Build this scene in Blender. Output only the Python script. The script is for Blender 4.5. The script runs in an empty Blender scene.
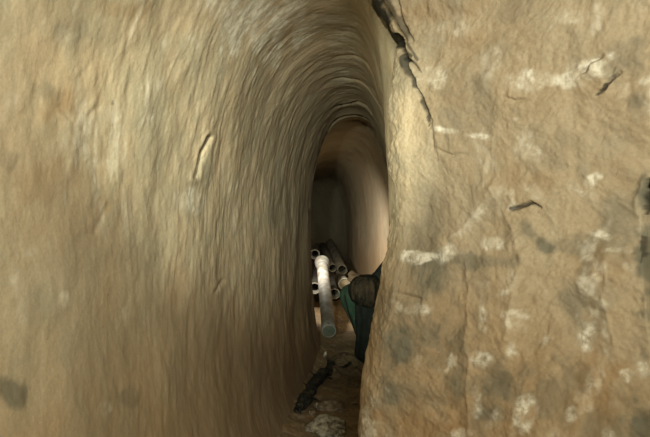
import bpy, math, random
import numpy as np
from mathutils import Vector, noise as mn

SC = bpy.context.scene
COL = SC.collection
# ------------------------------------------------------------------ camera
F = 632.0
cam_d = bpy.data.cameras.new('camera')
cam_d.sensor_width = 36.0
cam_d.lens = F / 650.0 * 36.0
cam_d.clip_start = 0.02
cam = bpy.data.objects.new('camera', cam_d)
cam.location = (0, 0, 0)
cam.rotation_euler = (math.radians(90), 0, 0)
COL.objects.link(cam)
SC.camera = cam
# ------------------------------------------------------------------ light
SC.view_settings.view_transform = 'Standard'
SC.view_settings.look = 'None'
SC.view_settings.gamma = 1.0
SC.view_settings.use_curve_mapping = False
SC.view_settings.exposure = 0.18
W = bpy.data.worlds.new('world')
SC.world = W
W.use_nodes = True
W.node_tree.nodes['Background'].inputs[0].default_value = (0.94, 0.94, 0.66, 1)
W.node_tree.nodes['Background'].inputs[1].default_value = 1.0

def lamp(name, kind, loc, target, power, col, size, spot=None, blend=0.6):
    l = bpy.data.lights.new(name, kind)
    l.energy = power
    l.color = col
    l.shadow_soft_size = size
    if kind == 'SPOT':
        l.spot_size = math.radians(spot)
        l.spot_blend = blend
    o = bpy.data.objects.new(name, l)
    o.location = loc
    if target is not None:
        o.rotation_euler = (Vector(target) - Vector(loc)).to_track_quat('-Z', 'Y').to_euler()
    COL.objects.link(o)
    return o

# the photographer's flash, held a little above and to the left of the lens, aimed a little high
lamp('flash', 'SPOT', (0.24, -0.70, 0.34), (-0.50, 2.0, 1.25), 185, (1.0, 0.97, 0.87), 0.30, 128, 1.0)
# added fill beam with no visible source, brightens the way down the tunnel
lamp('tunnel_fill', 'SPOT', (-0.24, -0.30, 0.30), (0.0, 4.5, 0.02), 440, (0.98, 1.0, 0.82), 0.04, 29, 1.0)
# an added unseen lamp behind the left shoulder of rock, lights the far section
lamp('far_fill_lamp', 'SPOT', (-0.20, 5.80, -0.14), (0.42, 6.15, -0.58), 42.0, (1.0, 0.90, 0.80), 0.04, 158, 1.0)

# ------------------------------------------------------------------ numpy noise
_rng = np.random.RandomState(7)
_T = _rng.rand(256, 256)
def vnoise(x, y):
    xi = np.floor(x).astype(int); yi = np.floor(y).astype(int)
    fx = x - xi; fy = y - yi
    fx = fx*fx*fx*(fx*(fx*6-15)+10); fy = fy*fy*fy*(fy*(fy*6-15)+10)
    a = _T[xi & 255, yi & 255]; b = _T[(xi+1) & 255, yi & 255]
    c = _T[xi & 255, (yi+1) & 255]; d = _T[(xi+1) & 255, (yi+1) & 255]
    return (a*(1-fx)+b*fx)*(1-fy) + (c*(1-fx)+d*fx)*fy
def fbm(x, y, o=4, g=0.5):
    s = 0; a = 1; n = 0
    for k in range(o):
        s = s + a*(vnoise(x*(2**k)+17.3*k, y*(2**k)+9.1*k)*2-1); n += a; a *= g
    return s/n
def ridge(x, y, o=3):
    s = 0; a = 1; n = 0
    for k in range(o):
        s = s + a*(1-np.abs(vnoise(x*(2**k)+31.7*k, y*(2**k)+5.3*k)*2-1)); n += a; a *= .5
    return s/n
def sstep(a, b, x):
    t = np.clip((x-a)/(b-a), 0, 1)
    return t*t*(3-2*t)
def smooth_interp(x, xs, ys):
    """smooth monotone-ish interpolation (cubic Hermite through the points)"""
    xs = np.array(xs, float); ys = np.array(ys, float)
    m = np.gradient(ys, xs)
    x = np.clip(x, xs[0], xs[-1])
    i = np.clip(np.searchsorted(xs, x) - 1, 0, len(xs)-2)
    h = xs[i+1]-xs[i]; t = (x-xs[i])/h
    return ((2*t**3-3*t**2+1)*ys[i] + (t**3-2*t**2+t)*h*m[i] + (-2*t**3+3*t**2)*ys[i+1] + (t**3-t**2)*h*m[i+1])
def seg_dist(px, py, pts):
    """distance to a polyline and the position 0..1 along it"""
    best = np.full(px.shape, 1e9); pos = np.zeros(px.shape)
    L = [0]
    for (a, b) in zip(pts[:-1], pts[1:]): L.append(L[-1] + math.hypot(b[0]-a[0], b[1]-a[1]))
    for k, (a, b) in enumerate(zip(pts[:-1], pts[1:])):
        vx, vy = b[0]-a[0], b[1]-a[1]; l2 = vx*vx+vy*vy
        t = np.clip(((px-a[0])*vx + (py-a[1])*vy)/l2, 0, 1)
        d = np.hypot(px-a[0]-t*vx, py-a[1]-t*vy)
        m = d < best
        best = np.where(m, d, best)
        pos = np.where(m, (L[k] + t*math.sqrt(l2))/L[-1], pos)
    return best, pos

# ------------------------------------------------------------------ materials
def new_mat(name):
    m = bpy.data.materials.new(name); m.use_nodes = True
    nt = m.node_tree
    return m, nt, nt.nodes, nt.links, nt.nodes['Principled BSDF']

def noise_node(N, L, vec, scale, detail=6, rough=0.6, dist=0.0):
    n = N.new('ShaderNodeTexNoise')
    n.inputs['Scale'].default_value = scale; n.inputs['Detail'].default_value = detail
    n.inputs['Roughness'].default_value = rough; n.inputs['Distortion'].default_value = dist
    L.new(vec, n.inputs['Vector'])
    return n
def ramp(N, L, fac, stops):
    r = N.new('ShaderNodeValToRGB')
    e = r.color_ramp.elements
    while len(e) < len(stops): e.new(0.5)
    for k, (p, c) in enumerate(stops):
        e[k].position = p
        e[k].color = (c, c, c, 1) if isinstance(c, (int, float)) else (*c, 1)
    L.new(fac, r.inputs[0])
    return r
def mix(N, L, fac, a, b, mode='MIX'):
    m = N.new('ShaderNodeMix'); m.data_type = 'RGBA'; m.blend_type = mode
    for k, v in ((0, fac), (6, a), (7, b)):
        if isinstance(v, (int, float)): m.inputs[k].default_value = v
        elif isinstance(v, tuple): m.inputs[k].default_value = (*v, 1)
        else: L.new(v, m.inputs[k])
    return m.outputs[2]

def rock_material(name, base, warm, grey):
    m, nt, N, L, P = new_mat(name)
    co = N.new('ShaderNodeTexCoord').outputs['Object']
    def attr(a):
        n = N.new('ShaderNodeAttribute'); n.attribute_name = a
        return n.outputs['Fac']
    n1 = noise_node(N, L, co, 5.0, 6, 0.6, 0.6)
    c = mix(N, L, ramp(N, L, n1.outputs[0], [(0.35, 0.0), (0.65, 1.0)]).outputs[0], base, warm)
    n2 = noise_node(N, L, co, 9.0, 7, 0.65, 0.3)
    c = mix(N, L, ramp(N, L, n2.outputs[0], [(0.48, 0.0), (0.72, 0.55)]).outputs[0], c, grey)
    n3 = noise_node(N, L, co, 160.0, 4, 0.7)
    c = mix(N, L, 0.30, c, ramp(N, L, n3.outputs[0], [(0.3, 0.30), (0.7, 0.72)]).outputs[0], 'OVERLAY')
    c = mix(N, L, attr('rust'), c, (0.245, 0.150, 0.065))
    c = mix(N, L, attr('stain'), c, (0.085, 0.085, 0.060))
    n5 = noise_node(N, L, co, 42.0, 7, 0.7, 0.4)
    brk = N.new('ShaderNodeMath'); brk.operation = 'MULTIPLY'
    L.new(attr('chalk'), brk.inputs[0]); L.new(ramp(N, L, n5.outputs[0], [(0.40, 0.25), (0.56, 1.0)]).outputs[0], brk.inputs[1])
    c = mix(N, L, brk.outputs[0], c, (0.60, 0.57, 0.46))
    c = mix(N, L, attr('seep_shade'), c, (0.022, 0.020, 0.014))  # near-black: seepage along the seam, and shade painted into cracks and arch lines
    L.new(c, P.inputs['Base Color'])
    P.inputs['Roughness'].default_value = 0.75
    P.inputs['Specular IOR Level'].default_value = 0.25
    b1 = noise_node(N, L, co, 70.0, 8, 0.65)
    bp = N.new('ShaderNodeBump'); bp.inputs['Strength'].default_value = 0.33; bp.inputs['Distance'].default_value = 0.004
    L.new(b1.outputs[0], bp.inputs['Height']); L.new(bp.outputs[0], P.inputs['Normal'])
    return m

ROCK = rock_material('carved_clay_rock', (0.380, 0.325, 0.215), (0.390, 0.305, 0.190), (0.315, 0.305, 0.210))
ROCK_R = rock_material('ochre_clay_rock', (0.310, 0.262, 0.175), (0.320, 0.252, 0.155), (0.255, 0.235, 0.170))
MUD = rock_material('trodden_mud', (0.310, 0.240, 0.140), (0.330, 0.235, 0.125), (0.220, 0.190, 0.120))

def plain(name, c1, c2, scale=20, rough=0.6, bump=0.5, dist=0.004, spec=0.4, lo=.4, hi=.6, stretch=1.0):
    m, nt, N, L, P = new_mat(name)
    co = N.new('ShaderNodeTexCoord').outputs['Object']
    if stretch != 1.0:
        mp = N.new('ShaderNodeMapping'); mp.inputs['Scale'].default_value = (1, 1, stretch); L.new(co, mp.inputs['Vector']); co = mp.outputs[0]
    n = noise_node(N, L, co, scale, 6, 0.65, 0.2)
    L.new(mix(N, L, ramp(N, L, n.outputs[0], [(lo, 0.0), (hi, 1.0)]).outputs[0], c1, c2), P.inputs['Base Color'])
    P.inputs['Roughness'].default_value = rough
    P.inputs['Specular IOR Level'].default_value = spec
    n2 = noise_node(N, L, co, scale*3, 6, 0.6)
    bp = N.new('ShaderNodeBump'); bp.inputs['Strength'].default_value = bump; bp.inputs['Distance'].default_value = dist
    L.new(n2.outputs[0], bp.inputs['Height']); L.new(bp.outputs[0], P.inputs['Normal'])
    return m
PIPE = plain('dusty_grey_plastic', (0.28, 0.29, 0.26), (0.16, 0.145, 0.105), 9, 0.62, 0.15, 0.002)
PIPE_RIM = plain('bright_pipe_rim', (0.50, 0.50, 0.42), (0.36, 0.34, 0.26), 14, 0.6, 0.15, 0.002)
PIPE_DARK = plain('mud_caked_pipe', (0.050, 0.046, 0.032), (0.125, 0.105, 0.066), 14, 0.8, 0.8, 0.006)
PLUG = plain('green_grey_pipe_plug', (0.075, 0.100, 0.075), (0.115, 0.125, 0.09), 25, 0.6, 0.4, 0.003)
MUDPLUG = plain('dry_mud_plug', (0.36, 0.30, 0.19), (0.24, 0.19, 0.11), 25, 0.9, 0.8, 0.006)
CLOTH = plain('blackish_cloth', (0.012, 0.017, 0.015), (0.022, 0.026, 0.020), 18, 0.85, 0.6, 0.006, 0.15)
CLOTH_BR = plain('brown_smudged_cloth', (0.014, 0.015, 0.011), (0.085, 0.060, 0.034), 30, 0.8, 0.7, 0.006, 0.15, .45, .68, .22)
GREEN = plain('dull_green_cloth', (0.040, 0.090, 0.056), (0.065, 0.105, 0.066), 16, 0.85, 0.6, 0.004, 0.15)
TAN = plain('tan_clay_lump', (0.36, 0.25, 0.16), (0.23, 0.16, 0.09), 18, 0.9, 0.8, 0.006, 0.15)
BARK = plain('dark_wet_bark', (0.022, 0.026, 0.020), (0.15, 0.13, 0.08), 28, 0.7, 1.0, 0.010, 0.35, .48, .72)
STONE = plain('pale_stone', (0.36, 0.30, 0.21), (0.17, 0.125, 0.070), 22, 0.75, 0.9, 0.006, 0.3)
STONE_W = plain('whitish_stone', (0.52, 0.49, 0.37), (0.15, 0.12, 0.070), 26, 0.6, 0.9, 0.006, 0.4, .45, .6)
SPOIL = plain('dark_spoil', (0.045, 0.040, 0.026), (0.120, 0.090, 0.052), 14, 0.95, 1.0, 0.02, 0.1)
SPOIL2 = plain('greenish_mud', (0.15, 0.125, 0.072), (0.23, 0.175, 0.10), 20, 0.9, 1.0, 0.012, 0.2)

# ------------------------------------------------------------------ mesh helpers
def mesh_obj(name, verts, faces, mat, parent=None, normals=None, attrs=None):
    me = bpy.data.meshes.new(name)
    verts = np.asarray(verts, dtype=np.float32); faces = np.asarray(faces, dtype=np.int32)
    me.vertices.add(len(verts)); me.vertices.foreach_set('co', verts.ravel())
    if normals is not None:
        nn_ = np.asarray(normals)
        a_, b_, c_ = verts[faces[:, 0]], verts[faces[:, 1]], verts[faces[:, 3]]
        fl = (np.cross(b_-a_, c_-a_)*nn_[faces[:, 0]]).sum(1)
        if np.median(fl) < 0: faces = np.ascontiguousarray(faces[:, ::-1])
    n = len(faces)
    me.loops.add(n*4); me.loops.foreach_set('vertex_index', faces.ravel())
    me.polygons.add(n)
    me.polygons.foreach_set('loop_start', np.arange(0, n*4, 4, dtype=np.int32))
    me.polygons.foreach_set('use_smooth', np.ones(n, dtype=bool))
    me.update(calc_edges=True)
    if attrs:
        for k, v in attrs.items():
            a = me.attributes.new(k, 'FLOAT', 'POINT'); a.data.foreach_set('value', np.asarray(v, dtype=np.float32))
    if normals is not None:
        me.normals_split_custom_set_from_vertices(np.asarray(normals, dtype=np.float32))
    me.materials.append(mat)
    o = bpy.data.objects.new(name, me); COL.objects.link(o)
    if parent: o.parent = parent
    return o

def grid_normals(P):
    du = np.gradient(P, axis=0); dv = np.gradient(P, axis=1)
    n = np.cross(du, dv); n /= (np.linalg.norm(n, axis=2, keepdims=True) + 1e-12)
    return n
def project(P):
    y = np.maximum(P[..., 1], 0.05)
    return 325 + F*P[..., 0]/y, 218.5 - F*P[..., 2]/y
def grid_faces(nu, nv, mask=None):
    i, j = np.meshgrid(np.arange(nu-1), np.arange(nv-1), indexing='ij')
    f = np.stack([i*nv+j, (i+1)*nv+j, (i+1)*nv+j+1, i*nv+j+1], -1)
    if mask is not None: f = f[mask]
    return f.reshape(-1, 4)
def sub_mesh(V, Nn, A, f):
    idx, inv = np.unique(f, return_inverse=True)
    return V[idx], inv.reshape(-1, 4), Nn[idx], {k: v[idx] for k, v in A.items()}

def structure(o): o['kind'] = 'structure'; return o
def tag(o, label, cat, group=None, kind=None):
    o['label'] = label; o['category'] = cat
    if group: o['group'] = group
    if kind: o['kind'] = kind
    return o
def at(px, py, y):
    return Vector(((px-325)/F*y, y, (218.5-py)/F*y))

# ------------------------------------------------------------------ markings on the rock
def blob_mask(px, py, blobs, warp):
    m = np.zeros(px.shape)
    for (cx, cy, rx, ry, ang, st) in blobs:
        a = math.radians(ang); dx = px-cx; dy = py-cy
        u = (dx*math.cos(a)+dy*math.sin(a))/rx; v = (-dx*math.sin(a)+dy*math.cos(a))/ry
        r = np.sqrt(u*u+v*v) + warp
        m = np.maximum(m, st*sstep(1.15, 0.35, r))
    return m

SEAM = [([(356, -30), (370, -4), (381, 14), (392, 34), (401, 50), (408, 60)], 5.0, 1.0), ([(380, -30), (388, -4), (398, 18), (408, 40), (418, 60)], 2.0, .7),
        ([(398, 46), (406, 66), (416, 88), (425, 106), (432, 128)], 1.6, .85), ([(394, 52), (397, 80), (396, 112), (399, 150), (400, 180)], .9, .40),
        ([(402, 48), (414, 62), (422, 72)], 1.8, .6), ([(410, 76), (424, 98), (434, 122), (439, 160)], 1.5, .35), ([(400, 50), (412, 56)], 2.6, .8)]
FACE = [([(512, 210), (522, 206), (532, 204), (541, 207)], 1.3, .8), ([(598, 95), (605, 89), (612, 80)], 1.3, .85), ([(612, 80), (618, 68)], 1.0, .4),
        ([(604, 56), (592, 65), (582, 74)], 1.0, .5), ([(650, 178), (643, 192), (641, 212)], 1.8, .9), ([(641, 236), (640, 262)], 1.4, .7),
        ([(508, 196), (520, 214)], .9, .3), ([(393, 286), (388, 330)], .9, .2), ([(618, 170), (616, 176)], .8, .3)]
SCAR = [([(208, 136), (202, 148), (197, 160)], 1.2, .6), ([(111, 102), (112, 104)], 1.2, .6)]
def seep_shade_mask(px, py, lines, jx, feather):  # seepage streaks and painted crack shade along polylines, edges feathered
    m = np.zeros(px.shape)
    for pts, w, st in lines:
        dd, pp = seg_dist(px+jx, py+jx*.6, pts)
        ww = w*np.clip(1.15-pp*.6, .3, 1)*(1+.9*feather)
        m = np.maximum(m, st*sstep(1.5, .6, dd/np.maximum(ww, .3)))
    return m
# ------------------------------------------------------------------ the tunnel tube
def tube_profile(d):
    xl = smooth_interp(d, [-1, .3, 1, 1.5, 2, 3, 4, 4.4, 4.62, 4.85, 5.2, 6.5, 8, 10, 12, 14],
                          [-.70, -.58, -.515, -.45, -.375, -.235, -.128, -.106, -.107, -.130, -.20, -.35, -.38, -.50, -1.7, -3.8])
    xr = smooth_interp(d, [-1, .6, 1.2, 1.5, 1.75, 2.2, 3, 4.2, 4.5, 5, 5.8, 6.4, 7.0, 7.6, 8.4, 9.5, 10.5, 11.5, 12.5, 14],
                          [1.5, 1.45, 1.2, .62, .26, .255, .34, .45, .50, .555, .58, .54, .46, .37, .33, .31, .15, -.25, -1.0, -2.4])
    xc = smooth_interp(d, [-1, 1, 2, 3, 4, 5, 6.5, 8, 10, 12, 14],
                          [.0, .0, .06, .11, .175, .205, .15, .05, -.05, -1.1, -3.1])
    zt = smooth_interp(d, [-1, 0, 1, 2, 3, 4, 4.35, 4.55, 5, 6, 8, 14],
                          [1.0, .95, .80, .70, .67, .69, .70, .80, .80, .75, .66, .66])
    zb = np.full(d.shape, -1.06)
    return xl, xr, xc, zt, zb

steps = []
d = -1.0
while d < 13.5:
    steps.append(d)
    if d < .45: d += .03
    elif d < 5.2: d += .0028 + (d-.45)*.0013
    else: d += .022
D = np.array(steps); nu = len(D)
n_neg, n_pos = 150, 370
far = sstep(0.8, 4.5, D)
kn = (2.6*(1-far)+.5*far)[:, None]; kp = (3.3*(1-far)+1.0*far)[:, None]
un = np.linspace(1, 0, n_neg, endpoint=False)[None, :]; up = np.linspace(0, 1, n_pos)[None, :]
TH = np.concatenate([-math.pi/2*np.sinh(kn*un)/np.sinh(kn), 1.5*math.pi*np.sinh(kp*up)/np.sinh(kp)], axis=1)
nv = TH.shape[1]
xl, xr, xc, zt, zb = [a[:, None] for a in tube_profile(D)]
c, s = np.cos(TH), np.sin(TH)
n_ = np.where(s < 0, 2.35+.95*sstep(0, -.7, s), 2.35)
r = 1/(np.abs(c)**n_ + np.abs(s)**n_)**(1/n_)
zc = (zt+zb)/2; H = (zt-zb)/2
ex = np.where(c > 0, xc-xl, xr-xc)
X = xc - ex*r*c
Z = zc + H*r*s
Y = np.repeat(D[:, None], nv, 1)
P = np.stack([X, Y, Z], -1)
NA = grid_normals(P)
inward = np.stack([xc-X, np.zeros_like(X), zc-Z], -1)
sg = np.sign((NA*inward).sum(-1, keepdims=True)); NA = NA*sg
# surface coordinates: s along the tunnel, t around it
arc = np.concatenate([np.zeros((nu, 1)), np.cumsum(np.linalg.norm(np.diff(P, axis=1), axis=2), 1)], 1)
arc = arc - arc[:, n_neg:n_neg+1]
S = Y + 0.05*arc
wS = S + .06*fbm(S*1.6, arc*2.2, 3) + .012*fbm(S*8, arc*8, 3)
px, py = project(P)
# the pick marks: long thin flutes running round the section, strongest down the tunnel
stri = ridge(wS*28, arc*7.0, 3) - .6
stri2 = fbm(wS*70+4, arc*9, 3)
fine = fbm(wS*30, arc*24, 4)
lump = fbm(S*2.6+3, arc*2.3, 4)
scal = fbm(S*11+9, arc*7, 3)
kf = .40 + .60*sstep(60, 200, px)
kf = np.where(D[:, None] > 4.6, 2.4, kf)
amp_far = 1 + .25*sstep(2.5, 5, Y)
disp = (0.0018*stri*kf*amp_far + .0013*stri2*kf + .0030*fine + .015*lump + .0038*scal*(1.3-.4*kf) + .0020*fbm(wS*20+7, arc*9, 4))
# hewn edges round the ceiling: a step where the bore widens, and a few fissures
def ring_groove(y0, th0, th1, w, dep, wob, seed):
    yy = y0 + wob*fbm(TH*1.6+seed, TH*0+seed, 3)
    g = np.exp(-((Y-yy)/w)**2)
    return dep*g*sstep(th0, th0+.35, TH)*sstep(th1, th1-.35, TH)
rg = 0
rg = rg + ring_groove(4.22, .15, 3.3, .034, .090, .07, 1.0)
rg = rg + ring_groove(3.70, 1.1, 3.0, .026, .045, .14, 5.0)
rg = rg + ring_groove(3.05, 1.25, 2.6, .022, .018, .16, 8.0)
rg = rg + ring_groove(2.65, 1.30, 2.3, .018, .013, .16, 2.0)
rg = rg + ring_groove(5.25, 1.2, 2.9, .030, .030, .16, 3.0)
# the fissure where the roof meets the shoulder of rock
dd, pp = seg_dist(px+3*fine, py+3*scal, [(352, -40), (366, -4), (377, 14), (388, 34), (394, 56), (395, 84)])
disp -= .13*np.exp(-(dd/(6.5-4.5*pp))**2)*(Y > 1.4)*(Y < 3.2)*(TH > 1.0)
# crack and little scars on the left wall
for pts, w, dep in (([(207, 137), (201, 150), (197, 166), (194, 176)], 2.2, .016), ([(96, 232), (104, 214), (108, 206)], 3, .003),
                    ([(68, 118), (58, 107)], 3, .003), ([(84, 130), (88, 116), (96, 108)], 3, .0022), ([(215, 292), (224, 281)], 2, .006)):
    dd, pp = seg_dist(px+2*fine, py, pts)
    disp -= dep*np.exp(-(dd/w)**2)*(Y < 3)*(Y > .4)*(X < 0)
    disp += dep*.25*np.exp(-((dd-w*2)/(w*1.5))**2)*(Y < 3)*(Y > .4)*(X < 0)
disp = .015*lump + .62*(disp - .015*lump) - rg
V = P + NA*disp[..., None]
V[..., 1] -= 1.1*rg
NV = grid_normals(V); NV *= np.sign((NV*NA).sum(-1, keepdims=True))
near = (Y < 3.4) & (Y > .4)
w1 = .9*fbm(px*.09, py*.05, 4)
chalk = blob_mask(px, py, [(262, 24, 50, 38, 0, 1.0), (218, 8, 12, 26, 0, .35), (186, 200, 16, 12, 0, .60), (100, 118, 26, 12, -25, .40),
                           (148, 118, 16, 5, -25, .42), (150, 85, 10, 7, 0, .35), (60, 34, 16, 9, 0, .3), (85, 152, 7, 14, -20, .40), (98, 163, 14, 6, 0, .35),
                           (8, 100, 8, 11, 0, .42), (14, 275, 7, 10, 0, .40), (64, 300, 6, 9, 0, .40), (130, 312, 6, 9, 0, .35), (250, 262, 4, 4, 0, .3),
                           (104, 408, 6, 7, 0, .45), (30, 250, 10, 12, 0, .25), (345, 60, 22, 34, 10, .30), (186, 175, 4, 5, 0, .3)], w1) * near
scr = sstep(.22, .55, fbm(wS*34, arc*6.5, 3)) * sstep(-.15, .35, fbm(S*3+20, arc*3+3, 3))
chalk = chalk*(.35+1.0*sstep(-.2, .45, fbm(wS*40+7, arc*16, 3)))
chalk = chalk + .9*blob_mask(px, py, [(258, 24, 60, 44, 10, 1.0), (215, 6, 24, 30, 0, .6), (350, 60, 26, 40, 10, .5)], w1)*near*sstep(.0, .4, fbm(wS*45+3, arc*12+9, 4))
chalk = np.clip(chalk + .38*scr*sstep(-.6, .25, Z), 0, .8)
stain = blob_mask(px, py, [(14, 394, 16, 16, 0, .65), (42, 92, 14, 16, 0, .35), (70, 30, 26, 20, 0, .25), (8, 160, 8, 14, 0, .3), (130, 395, 9, 10, 0, .3)], w1)*near
stain = np.clip(stain + .22*sstep(.12, .5, fbm(S*3.1+40, arc*3.6, 4)), 0, 1)
zz = Z
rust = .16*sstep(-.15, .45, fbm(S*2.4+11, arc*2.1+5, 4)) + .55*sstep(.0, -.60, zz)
rust = np.clip(rust + blob_mask(px, py, [(55, 105, 26, 16, 0, .35), (120, 8, 40, 10, 0, .30), (102, 208, 8, 12, 20, .4), (40, 180, 50, 20, 0, .2)], w1)*near, 0, .75)
def ring_shade(y0, th0, th1, w, wob, seed, st):  # shade of the arch edges, put into the colour as dark rings
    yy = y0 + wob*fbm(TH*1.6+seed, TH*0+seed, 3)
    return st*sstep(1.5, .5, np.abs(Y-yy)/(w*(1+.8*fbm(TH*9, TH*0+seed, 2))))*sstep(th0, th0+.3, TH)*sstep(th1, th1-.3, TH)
seep_shade = np.maximum(ring_shade(4.22, .05, 3.6, .045, .07, 1.0, .95), ring_shade(3.70, 1.1, 3.4, .026, .14, 5.0, .85))
seep_shade = np.maximum(seep_shade, ring_shade(5.25, 1.3, 3.0, .05, .16, 3.0, .7))
seep_shade = np.maximum(seep_shade, seep_shade_mask(px, py, SEAM, 3*fine, fine)*(Y > 1.3)*(Y < 3.5)*(TH > 1))
seep_shade = np.maximum(seep_shade, seep_shade_mask(px, py, SCAR, 1.5*fine, fine)*near)
A = {'seep_shade': seep_shade.ravel(), 'chalk': chalk.ravel(), 'stain': stain.ravel(), 'rust': rust.ravel()}
Vf, Nf = V.reshape(-1, 3), NV.reshape(-1, 3)
thf = (TH[:-1, :-1]+TH[1:, 1:])/2
for nm, mk in (('wall_left', thf < .95), ('ceiling', (thf >= .95) & (thf < 2.2))):
    v, f, n, a = sub_mesh(Vf, Nf, A, grid_faces(nu, nv, mk))
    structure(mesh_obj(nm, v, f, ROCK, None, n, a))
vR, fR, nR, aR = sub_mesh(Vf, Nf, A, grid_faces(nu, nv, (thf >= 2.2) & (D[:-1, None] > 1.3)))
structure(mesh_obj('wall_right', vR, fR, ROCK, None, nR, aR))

# ------------------------------------------------------------------ the near shoulder of rock on the right
zs = np.concatenate([np.linspace(-1.15, -.62, 60, endpoint=False), np.linspace(-.62, .62, 470, endpoint=False), np.linspace(.62, 1.1, 50)])
nz = len(zs)
# edge of the shoulder (x at 1.5 m from the lens) against height
XE = smooth_interp(zs, [-1.15, -.9, -.52, -.385, -.29, -.17, -.05, .09, .28, .375, .47, .52, .62, 1.1],
                       [.040, .060, .088, .098, .112, .135, .158, .168, .166, .176, .172, .140, .085, -.12])
# path: goes back into the tunnel, round the edge, then out to the right and towards the viewer
tb = np.linspace(0, 1, 70, endpoint=False)
tr = np.linspace(0, 1, 60, endpoint=False)
tf = np.linspace(0, 1, 560)
rows = []
R_ = .075
for k, z in enumerate(zs):
    xe = XE[k]
    bx = xe + .17 + (0 - .17)*tb**.8*1.0 + .0; by = 2.75 - (2.75-1.62)*tb
    bx = xe + .012 + .19*(1-tb)
    ang = np.pi - (np.pi*.42)*tr*1.0        # from facing left round to facing the viewer
    cx, cy = xe + R_, 1.60
    ax = cx + R_*np.cos(np.pi - 0*tr); 
    ph = tr*(math.pi*.30)
    ax = cx - R_*np.cos(ph); ay = cy - 1.5*R_*np.sin(ph)
    x0, y0 = ax[-1], ay[-1]
    fx = x0 + (1.20-x0)*tf**1.15
    fy = y0 - (y0-.55)*(tf**1.15)*(.72+.28*tf) 
    row = np.stack([np.concatenate([bx, ax, fx]), np.concatenate([by, ay, fy]), np.full(70+60+560, z)], -1)
    rows.append(row)
B = np.array(rows).transpose(1, 0, 2)          # (u, z, 3)
nb = B.shape[0]
lean = np.interp(B[..., 2], [-1.15, -.5, .1, .6, 1.1], [-.12, -.07, 0, -.05, -.22])   # the face leans in overhead
B[..., 1] += lean*sstep(.2, 1, (B[..., 0]+.1)*1.4)
NB = grid_normals(B)
tocam = -B/np.linalg.norm(B, axis=2, keepdims=True)
flip = np.sign((NB*tocam).sum(-1)[nb//2, nz//2]); NB *= flip
bx_, by_ = project(B)
ub = B[..., 0] - .8*B[..., 1]; vb = B[..., 2]
wu = ub + .05*fbm(ub*4, vb*4, 3); wv = vb + .05*fbm(ub*4+9, vb*4+7, 3)
dB = .020*fbm(wu*3, wv*4, 4) + .005*fbm(wu*11, wv*14, 4) + .0028*fbm(wu*40, wv*48, 4) - .004*ridge(wu*7+3, wv*8, 2) + .0012*fbm(wu*110, wv*110, 3) + .004*ridge(wu*3+vb*2, wv*10+ub*3, 2)
front = (np.arange(nb) >= 70)[:, None]
gB = np.zeros(dB.shape)
def groove(pts, w, dep, lip=0.15, jit=3.0, taper=True, side=1):
    global dB, gB
    j = jit*fbm(bx_*.06+w, by_*.06+dep*50, 4)
    dd, pp = seg_dist(bx_+j, by_+j, pts)
    tp = np.sin(np.clip(pp, 0.04, .96)*math.pi)**.5 if taper else 1.0
    gB = gB + front*dep*np.exp(-(dd/w)**2)*tp
    dB = dB - front*dep*np.exp(-(dd/w)**2)*tp + front*dep*lip*np.exp(-((dd-2.2*w)/(1.6*w))**2)*tp
def ridge_line(pts, w, h):
    global dB
    j = 4*fbm(bx_*.05+w, by_*.05, 3)
    dd, pp = seg_dist(bx_+j, by_+j, pts)
    dB = dB + front*h*np.exp(-np.abs(dd)/w)
# overhead fissures running down from the roof
groove([(396, 36), (401, 46), (406, 56)], 2.4, .050, .0, 3)
groove([(372, -20), (384, 2), (394, 20), (403, 38)], 1.6, .030, .0, 4)
groove([(392, -25), (398, 4), (405, 24), (413, 42)], 1.7, .018, .0, 4)
groove([(396, 40), (406, 62), (415, 82), (424, 104), (430, 126)], 1.3, .014, .0, 5)
groove([(401, 52), (409, 60), (416, 68)], 1.6, .014, .0, 3)
groove([(414, 84), (424, 98), (432, 120), (436, 150)], 1.4, .005, .0, 5)
# cracks in the face
groove([(512, 211), (522, 206), (532, 204), (541, 208)], 1.6, .012, .1, 2)
groove([(598, 95), (605, 89), (612, 80), (622, 74)], 1.6, .012, .1, 2)
groove([(605, 56), (590, 66), (575, 78)], 1.6, .006, .2, 3)
groove([(440, 150), (455, 156), (470, 154)], 1.6, .004, .2, 3)
groove([(505, 98), (516, 102), (530, 101)], 1.6, .005, .2, 3)
groove([(395, 292), (410, 296), (425, 300)], 1.8, .004, .5, 3)
ridge_line([(492, 190), (478, 212), (462, 232), (440, 250), (415, 258)], 7, .007)
ridge_line([(492, 190), (505, 212), (518, 240), (524, 262), (512, 300), (506, 340)], 8, .008)
ridge_line([(466, 262), (467, 300), (466, 350), (472, 430)], 6, .007)
ridge_line([(606, 255), (604, 300), (612, 340)], 8, .008)
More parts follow.
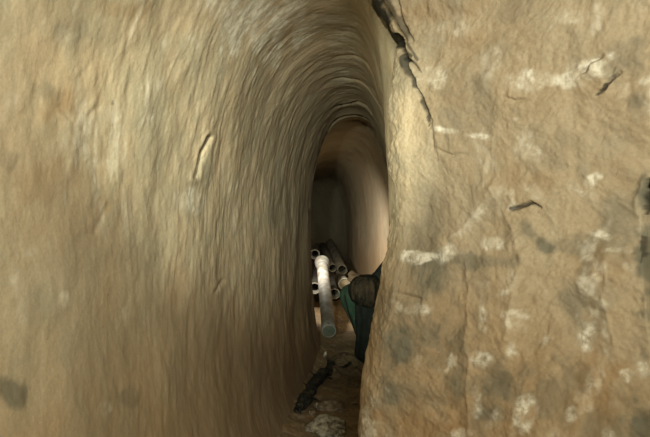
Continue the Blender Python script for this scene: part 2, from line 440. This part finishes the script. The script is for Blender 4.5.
# hollow behind the upright edge at the far right
edge = np.interp(by_, [120, 175, 190, 205, 240, 300, 437], [700, 662, 645, 641, 641, 647, 662])
inside = sstep(-2, 3.5, bx_-edge-1.5*fbm(bx_*0+3, by_*.06, 3))*sstep(165, 190, by_)
dB = dB - .045*inside*front
groove([(648, 182), (642, 200), (641, 212)], 2.2, .020, .3, 2)
VB = B + NB*dB[..., None] + gB[..., None]*np.array([1.0, -.6, .5])*.35
NBv = grid_normals(VB); NBv *= np.sign((NBv*NB).sum(-1, keepdims=True))
w2 = .95*fbm(bx_*.07, by_*.07, 4)
cb = blob_mask(bx_, by_, [(560, 78, 40, 10, -8, .95), (592, 64, 18, 9, -25, .95), (525, 84, 20, 12, 0, .45), (448, 131, 14, 3.5, 8, .8), (481, 137, 15, 4, 8, .85),
                          (432, 78, 18, 12, 20, .45), (460, 30, 20, 14, 0, .25), (418, 257, 17, 7, 0, .75), (452, 247, 16, 10, -50, .55), (478, 212, 7, 26, 35, .42),
                          (492, 243, 12, 8, 0, .65), (530, 150, 16, 12, 0, .35), (527, 142, 9, 20, 0, .40), (592, 180, 9, 8, 0, .85), (575, 190, 10, 6, 20, .4),
                          (600, 235, 14, 4, 20, .5), (616, 250, 12, 4, 0, .45), (422, 308, 14, 8, 0, .55), (398, 303, 6, 7, 0, .45), (484, 312, 6, 9, 0, .55),
                          (515, 318, 12, 16, 0, .45), (508, 286, 8, 20, 20, .35), (583, 333, 10, 22, 5, .60), (512, 352, 7, 10, 0, .5), (480, 362, 12, 10, 0, .45),
                          (525, 415, 12, 20, 15, .95), (464, 436, 12, 6, 0, .8), (478, 400, 6, 14, 0, .5), (627, 380, 8, 8, 0, .7), (643, 368, 6, 10, 0, .65),
                          (575, 415, 8, 8, 0, .35), (548, 340, 5, 5, 0, .5), (606, 345, 6, 20, 0, .3), (572, 20, 34, 12, -10, .25), (490, 60, 14, 20, 0, .25)], w2)
cb = cb*(.60+.95*sstep(-.25, .40, fbm(bx_*.12+50, by_*.12, 5)*1.3))
scb = sstep(.30, .62, fbm(wu*16+2, wv*19, 4))*.45
cb = np.clip(cb+scb*sstep(-.1, .4, fbm(wu*4+8, wv*4, 3)) + .55*sstep(.22, .5, fbm(wu*9+70, wv*7, 5))*sstep(.15, -.15, vb)*sstep(-.3, .2, fbm(wu*30, wv*30, 3)), 0, .92)
stb = blob_mask(bx_, by_, [(545, 248, 8, 26, -28, .75), (530, 232, 7, 16, -20, .5), (438, 275, 20, 22, 0, .42), (405, 345, 26, 16, 0, .45), (432, 330, 10, 26, 0, .42),
                           (500, 385, 34, 34, 0, .42), (560, 385, 34, 40, 0, .40), (480, 262, 44, 8, 0, .4), (574, 245, 30, 10, -10, .35), (648, 260, 12, 90, 0, .7),
                           (630, 60, 24, 26, 0, .35), (632, 100, 12, 10, 0, .35), (585, 300, 30, 30, 0, .3), (460, 370, 12, 40, 0, .3), (640, 420, 20, 30, 0, .5)], w2)
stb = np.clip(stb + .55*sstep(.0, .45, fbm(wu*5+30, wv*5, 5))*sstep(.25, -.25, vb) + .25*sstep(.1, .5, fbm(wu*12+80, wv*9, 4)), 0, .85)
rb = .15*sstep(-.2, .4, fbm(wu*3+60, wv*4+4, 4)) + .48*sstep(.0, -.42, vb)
rb = np.clip(rb + blob_mask(bx_, by_, [(540, 180, 50, 16, 0, .30), (600, 262, 34, 24, 0, .35), (596, 390, 30, 50, 0, .35), (440, 10, 60, 12, 0, .3), (470, 40, 40, 16, 0, .25),
                                      (625, 170, 20, 20, 0, .2), (420, 420, 40, 30, 0, .3)], w2), 0, .85)
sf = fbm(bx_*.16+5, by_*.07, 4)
seep_shade_b = np.maximum(seep_shade_mask(bx_, by_, SEAM, 4*fbm(bx_*.07, by_*.09, 4), 1.6*sf), seep_shade_mask(bx_, by_, FACE, 2.5*fbm(bx_*.12+9, by_*.12, 4), .5*sf))  # shoulder rock: dark seam streaks plus painted shade in the face cracks
AB = {'seep_shade': seep_shade_b.ravel(), 'chalk': cb.ravel(), 'stain': stb.ravel(), 'rust': rb.ravel()}
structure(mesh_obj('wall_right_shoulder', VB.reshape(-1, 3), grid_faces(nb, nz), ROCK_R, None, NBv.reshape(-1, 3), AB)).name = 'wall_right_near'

# ------------------------------------------------------------------ floor
fd = np.concatenate([np.arange(-.9, 2.2, .03), np.arange(2.2, 6, .010), np.arange(6, 13, .03)])
fq = np.linspace(-1, 1, 110)
FL, FR, FC, _, _ = tube_profile(fd)
mid = (FL+FR)/2; hw = (FR-FL)/2*.98
mid = np.where(fd < 1.8, mid, mid)
FX = mid[:, None] + hw[:, None]*fq[None, :]; FY = np.repeat(fd[:, None], len(fq), 1)
FZ = -.945 + .012*fbm(FX*5, FY*5, 4) + .008*fbm(FX*22, FY*22, 4) + .004*ridge(FX*40, FY*40, 2) + .07*np.abs(fq[None, :])**3
PF = np.stack([FX, FY, FZ], -1)
NF = grid_normals(PF); NF *= np.sign(NF[..., 2:3])
AF = {'chalk': (.30*sstep(.35, .6, fbm(FX*26, FY*26, 3))).ravel(), 'stain': (.40*sstep(.0, .5, fbm(FX*5+3, FY*5, 3))).ravel(),
      'rust': (.10+.25*sstep(-.2, .4, fbm(FX*4+30, FY*4, 3))).ravel()}
structure(mesh_obj('floor', PF.reshape(-1, 3), grid_faces(len(fd), len(fq)), MUD, None, NF.reshape(-1, 3), AF))
def floor_z(x, y):
    i = int(np.argmin(np.abs(fd-y))); j = int(np.argmin(np.abs(FX[i]-x)))
    return float(FZ[i, j])

# ------------------------------------------------------------------ pipes
def frame_of(a, b):
    ax = (b-a).normalized()
    s_ = ax.cross(Vector((0, 0, 1))).normalized()
    return ax, s_, s_.cross(ax)
def revolve(name, a, b, profile, mat, parent=None, seg=28, rough=0.0, seed=0, closed=True):
    """profile: (t in metres from a along a->b, radius); closed ring of points"""
    ax, u, w = frame_of(a, b)
    n = len(profile); vs = []; fs = []
    for (t, rr) in profile:
        for k in range(seg):
            p_ = 2*math.pi*k/seg
            q = a + ax*t + (u*math.cos(p_) + w*math.sin(p_))*rr
            if rough: 
                q = q + (u*math.cos(p_) + w*math.sin(p_))*rough*mn.noise(q*22+Vector((seed, 0, 0)))
            vs.append(q)
    m = n if closed else n-1
    for i in range(m):
        for k in range(seg):
            i2 = (i+1) % n; k2 = (k+1) % seg
            fs.append((i*seg+k, i*seg+k2, i2*seg+k2, i2*seg+k))
    return mesh_obj(name, vs, fs, mat, parent)
def disc(name, a, b, t, rr, mat, parent, bump=.004, seed=0):
    """a slightly domed filled end, made of rings"""
    prof = [(t+bump*(1-(q/6)**2), max(rr*q/6, .0004)) for q in range(7)] + [(t+.02, rr), (t+.02, .0004)]
    return revolve(name, a, b, prof, mat, parent, 28, 0.002, seed)
def empty(name, loc):
    o = bpy.data.objects.new(name, None); COL.objects.link(o); o.location = loc; o.empty_display_size = .1
    return o
def pipe(front, rear, r, label, mat=PIPE, rim=PIPE_RIM, socket='front', plug=None, rough=0.0, seed=0):
    """front and rear in world space; parts are built in the frame of an Empty at the front end"""
    root = empty('pipe', front)
    a = Vector((0, 0, 0)); b = rear-front; L_ = b.length
    t0 = .085 if socket == 'front' else 0
    t1 = L_-.085 if socket == 'rear' else L_
    wall = r*.12
    N_ = 24
    prof = [(t0+(t1-t0)*k/N_, r) for k in range(N_+1)] + [(t1-(t1-t0)*k/N_, r-wall) for k in range(N_+1)]
    revolve('pipe_body', a, b, prof, mat, root, 28, rough, seed)
    if socket:
        s0, s1 = (0, .12) if socket == 'front' else (L_, L_-.12)
        sg_ = 1 if socket == 'front' else -1
        R2 = r*1.24
        pr = [(s0, R2*1.04), (s0+sg_*.008, R2*1.07), (s0+sg_*.022, R2*1.07), (s0+sg_*.030, R2), (s0+sg_*.085, R2),
              (s1-sg_*.008, r*1.05), (s1, r*1.005), (s1-sg_*.02, r*.97), (s0+sg_*.08, r*1.02), (s0+sg_*.006, R2*.90), (s0, R2*.93)]
        revolve('socket', a, b, pr, rim, root, 32, rough, seed)
    if plug is not None:
        disc('end_plug', a, b, .012, (r*1.13 if socket == 'front' else r*.99)*(1), plug, root, -.006, seed)
    tag(root, label, 'pipe', 'pipes piled in the tunnel')
    return root

# dark spoil under and behind the pipes
def heap(name, cx, cy, rx, ry, h, mat, seed, z0=None, n=70, p=1.0, rough=.35):
    q = np.linspace(-1, 1, n)
    gx, gy = np.meshgrid(q, q, indexing='ij')
    # square to disc
    ux = gx*np.sqrt(1-gy*gy/2); uy = gy*np.sqrt(1-gx*gx/2)
    rr = np.sqrt(ux**2+uy**2)
    hh = h*np.clip(1-rr**2, 0, 1)**p
    xx = cx+ux*rx*(1+.10*fbm(ux*3+seed, uy*3, 2)); yy = cy+uy*ry
    hh = hh*(1+rough*fbm(xx*7+seed, yy*7, 4)) + .10*h*sstep(.1, .6, 1-rr)*fbm(xx*30+seed, yy*30, 3)
    z0 = floor_z(cx, cy)-.01 if z0 is None else z0
    pp = np.stack([xx, yy, z0+hh-.02*(rr > .99)], -1)
    nn = grid_normals(pp); nn *= np.sign(nn[..., 2:3]+1e-9)
    return mesh_obj(name, pp.reshape(-1, 3), grid_faces(n, n), mat, None, nn.reshape(-1, 3))
tag(heap('spoil_heap', -.06, 8.2, .42, 1.05, .50, SPOIL, 3, -.95),
    'dark heap of spoil under the far pipes, deep in the tunnel', 'spoil heap', kind='stuff')

pipe(at(329, 331.5, 4.92), at(322, 262, 6.35), .056, 'longest pale grey pipe sloping down to the mud, its near end closed',
     socket='rear', plug=PLUG, rim=PIPE, seed=1)
pipe(at(314.8, 254.5, 7.2), at(317, 246, 8.9), .043, 'small round pipe mouth highest in the pile, against the left rock edge', seed=2)
pipe(at(314.8, 288.5, 6.5), at(318, 262, 8.4), .045, 'round pipe mouth beside the left rock edge, left of the long pale pipe', seed=3)
pipe(at(334.5, 294, 6.75), at(329, 268, 8.4), .044, 'round open pipe mouth lying lowest, just right of the long pale pipe', seed=4)
pipe(at(344.3, 284, 6.55), at(331, 250, 8.0), .047, 'pale-rimmed pipe mouth choked with dry mud, rightmost of the pile', plug=MUDPLUG, seed=5,
     mat=PIPE_DARK)
pipe(at(342.5, 270, 6.75), at(330, 243, 8.2), .052, 'dark mud-caked pipe lying just above the mud-choked pipe mouth', mat=PIPE_DARK, rim=PIPE_DARK, socket=None, rough=.008, seed=6)
pipe(at(332.8, 268, 6.9), at(322.5, 246, 8.4), .044, 'dark dirty pipe between the long pale pipe and the mud-caked one', mat=PIPE_DARK, rim=PIPE_DARK, socket=None, rough=.006, seed=7)

# ------------------------------------------------------------------ lofted soft things
def loft(name, stations, mat, parent=None, seg=40, folds=0, fold_amp=0.0, rough=0.0, seed=0, sub=10, fold_top=0.0, freq=9):
    """stations: (x, y, z, rx, ry) up a spine; horizontal rings, closed at both ends"""
    st = np.array(stations, float); n = len(st)
    t = np.linspace(0, n-1, (n-1)*sub+1)
    S_ = np.stack([smooth_interp(t, np.arange(n), st[:, k]) for k in range(5)], -1)
    vs = []
    for i, (x, y, z, rx, ry) in enumerate(S_):
        rx = max(rx, .0005); ry = max(ry, .0005)
        for k in range(seg):
            p_ = 2*math.pi*k/seg
            f_ = 1 + fold_amp*math.sin(folds*p_ + seed + 2.0*mn.noise(Vector((math.cos(p_)*1.3, math.sin(p_)*1.3, z*4+seed))))
            q = Vector((x+rx*math.cos(p_)*f_, y+ry*math.sin(p_)*f_, z))
            k_ = rough*min(1, rx/.03)
            q += Vector((math.cos(p_), math.sin(p_), .3))*k_*mn.fractal(q*freq+Vector((seed*3.1, 0, 0)), 1.0, 2.0, 4)
            vs.append(q)
    m = len(S_)
    fs = [(i*seg+k, i*seg+(k+1) % seg, (i+1)*seg+(k+1) % seg, (i+1)*seg+k) for i in range(m-1) for k in range(seg)]
    return mesh_obj(name, vs, fs, mat, parent)

def rod(name, pts, mat, parent=None, seg=14, rough=.0, seed=0, sub=12, freq=18):
    """pts: (x, y, z, r) a bent tapering round body"""
    st = np.array(pts, float); n = len(st); t = np.linspace(0, n-1, (n-1)*sub+1)
    S_ = np.stack([smooth_interp(t, np.arange(n), st[:, k]) for k in range(4)], -1)
    vs = []; m = len(S_)
    for i in range(m):
        a = Vector(S_[max(i-1, 0), :3]); b = Vector(S_[min(i+1, m-1), :3]); ax, u, w = frame_of(a, b)
        rr = max(S_[i, 3], .0004)
        for k in range(seg):
            p_ = 2*math.pi*k/seg; dr = u*math.cos(p_)+w*math.sin(p_)
            q = Vector(S_[i, :3]) + dr*rr
            q += dr*rough*min(1, rr/.01)*mn.fractal(q*freq+Vector((seed*5.3, 0, 0)), 1.0, 2.0, 4)
            vs.append(q)
    fs = [(i*seg+k, i*seg+(k+1) % seg, (i+1)*seg+(k+1) % seg, (i+1)*seg+k) for i in range(m-1) for k in range(seg)]
    return mesh_obj(name, vs, fs, mat, parent)

# the dark bundle propped behind the right-hand edge
bd = 4.15
g0 = floor_z(.25, bd)
bz = g0 - .005
root = empty('cloth_bundle', (0, 0, 0)); root.location = (.27, bd, bz)
def rel(st): return [(x-.27, y-bd, z-bz, *r_) for (x, y, z, *r_) in st]
loft('hanging_cloth', rel([(.262, 4.12, bz, .001, .001), (.262, 4.12, bz+.002, .020, .05), (.252, 4.12, bz+.045, .055, .075), (.262, 4.13, bz+.11, .058, .07), (.272, 4.15, bz+.22, .068, .07),
                           (.278, 4.16, bz+.36, .078, .08), (.285, 4.17, bz+.44, .09, .085), (.29, 4.17, bz+.48, .06, .06), (.29, 4.17, bz+.50, .001, .001)]),
     CLOTH, root, 56, 7, .07, .010, 2)
loft('rounded_top', rel([(.29, 4.13, -.585, .001, .001), (.288, 4.13, -.575, .05, .06), (.270, 4.12, -.535, .095, .085), (.258, 4.12, -.48, .105, .095),
                         (.258, 4.12, -.43, .098, .09), (.268, 4.13, -.39, .075, .075), (.285, 4.14, -.372, .045, .045), (.29, 4.14, -.366, .001, .001)]),
     CLOTH_BR, root, 72, 15, .045, .010, 4)
loft('gathered_corner', rel([(.29, 4.15, -.47, .001, .001), (.315, 4.16, -.46, .06, .05), (.335, 4.17, -.40, .055, .04), (.368, 4.18, -.345, .034, .03),
                             (.400, 4.19, -.29, .022, .02), (.425, 4.20, -.255, .010, .01), (.43, 4.2, -.25, .001, .001)]), CLOTH, root, 36, 5, .06, .006, 6)
tag(root, 'blackish cloth bundle standing against the right wall, rounded brown-smudged top over a narrow dark skirt', 'bundle')

# green sack behind it
gz = floor_z(.28, 4.95) - .005
gr = empty('green_sack', (.28, 4.95, gz))
def relg(st): return [(x-.28, y-4.95, z-gz, *r_) for (x, y, z, *r_) in st]
loft('sack_body', relg([(.30, 4.95, gz, .001, .001), (.30, 4.95, gz+.003, .045, .08), (.298, 4.95, gz+.06, .060, .10), (.268, 4.95, gz+.18, .085, .11),
                        (.235, 4.95, gz+.29, .105, .11), (.215, 4.95, gz+.37, .095, .10), (.215, 4.95, gz+.42, .05, .07), (.215, 4.95, gz+.44, .001, .001)]),
     GREEN, gr, 60, 9, .04, .010, 3)
rod('seam_cord', relg([(.150, 4.86, gz+.36, .003), (.172, 4.845, gz+.26, .004), (.200, 4.84, gz+.16, .004), (.232, 4.85, gz+.07, .004), (.248, 4.86, gz+.03, .003)]), CLOTH, gr, 8, .001, 5)
tag(gr, 'dull green cloth sack slumped between the pipes and the blackish bundle', 'sack')
# tan lump on the sack
tl = loft('clay_lump', [(.245, 4.93, -.515, .001, .001), (.250, 4.93, -.505, .05, .06), (.262, 4.93, -.480, .085, .07), (.255, 4.93, -.455, .070, .06),
                        (.220, 4.93, -.435, .040, .04), (.210, 4.93, -.415, .018, .02), (.210, 4.93, -.405, .001, .001)], TAN, None, 48, 3, .06, .022, 9, freq=14)
tag(tl, 'crumbly tan lump of clay lying on top of the green sack', 'clay lump')

# ------------------------------------------------------------------ branch on the floor
def fp(px, py, lift=0.0):
    """the floor point seen at a place of the photograph"""
    y = .935*F/(py-218.5)
    for _ in range(4):
        x = (px-325)/F*y; y = -(floor_z(x, y)+lift)*F/(py-218.5)
    return (px-325)/F*y, y, floor_z((px-325)/F*y, y)+lift
br = empty('branch', fp(328, 371))
o_ = br.location
def pt(px, py, lift, r_):
    x, y, z = fp(px, py, lift); return (x-o_.x, y-o_.y, z-o_.z, r_)
rod('main_stem', [pt(297, 411, .012, .006), pt(301, 404, .022, .022), pt(309, 394, .026, .026), pt(314, 384, .028, .024), pt(321, 376, .030, .026), pt(329, 370, .028, .022),
                  pt(331, 363, .030, .018), pt(325, 358, .045, .010)], BARK, br, 22, .020, 1, freq=26)
rod('side_branch', [pt(329, 371, .024, .012), pt(337, 369, .018, .012), pt(346, 366, .016, .011), pt(354, 360, .014, .010), pt(358, 357, .012, .007)], BARK, br, 14, .008, 2, freq=26)
for k, (a, b) in enumerate((((303, 402), (296, 408)), ((299, 407), (301, 415)), ((312, 388), (303, 384)), ((318, 378), (310, 371)), ((324, 375), (333, 380)), ((308, 396), (318, 400)))):
    rod('twig', [pt(a[0], a[1], .022, .006), pt((a[0]+b[0])/2, (a[1]+b[1])/2, .026, .0045), pt(b[0], b[1], .006, .002)], BARK, br, 8, .003, k+5, 6)
tag(br, 'dark gnarled branch lying diagonally across the muddy floor', 'branch')

# ------------------------------------------------------------------ stones and mud
def stone(name, px, py, rx, ry, h, mat, seed, label, cat='stone', ang=0.0, group='stones on the muddy floor', rough=.30):
    x, y, z = fp(px, py)
    n, m = 40, 22; vs = []
    for i in range(m+1):
        t_ = math.pi*i/m
        for k in range(n):
            p_ = 2*math.pi*k/n
            dv = Vector((math.sin(t_)*math.cos(p_), math.sin(t_)*math.sin(p_), math.cos(t_)))
            f_ = 1 + rough*mn.fractal(dv*1.6+Vector((seed*7.7, 0, 0)), .9, 2.0, 5)
            cell = mn.cell(dv*2.2+Vector((seed, 3, 1)))
            dv = Vector((dv.x*rx, dv.y*ry, dv.z*h))*f_*(1+.05*cell)
            vs.append((dv.x*math.cos(ang)-dv.y*math.sin(ang), dv.x*math.sin(ang)+dv.y*math.cos(ang), max(dv.z, -h*.6)))
    fs = [(i*n+k, (i+1)*n+k, (i+1)*n+(k+1) % n, i*n+(k+1) % n) for i in range(m) for k in range(n)]
    o = mesh_obj(name, vs, fs, mat)
    o.location = (x, y, z+h*.45)
    tag(o, label, cat, group)
    return o
stone('stone', 331, 410, .066, .060, .032, STONE, 1, 'flattish pinkish-grey stone just behind the larger whitish stone')
stone('stone', 327, 431, .080, .095, .042, STONE_W, 2, 'larger whitish wet stone nearest the bottom edge of the photo', ang=.4)
stone('stone', 317.5, 407, .014, .016, .014, STONE_W, 3, 'tiny white stone beside the left end of the pinkish-grey stone')
stone('stone', 355, 404, .016, .014, .010, STONE, 4, 'small pale chip by itself near the right wall')
stone('stone', 312.5, 415, .018, .018, .014, STONE, 5, 'small tan stone between the branch tip and the pale stones')
stone('stone', 325.5, 358, .012, .012, .026, STONE_W, 6, 'bright white pebble at the upper end of the branch')
stone('stone', 340, 318.5, .014, .014, .012, STONE, 7, 'pale pebble to the right of the long pipe near its lower end')
stone('stone', 338, 436, .030, .03, .02, STONE_W, 8, 'wet pale stone touching the right side of the larger whitish stone')
tag(heap('mud_heap', .135, 3.95, .15, .50, .035, SPOIL2, 5, None, 110, .7, 2.2), 'low lumpy mound of greenish-brown mud right of the branch', 'mud heap', kind='stuff')
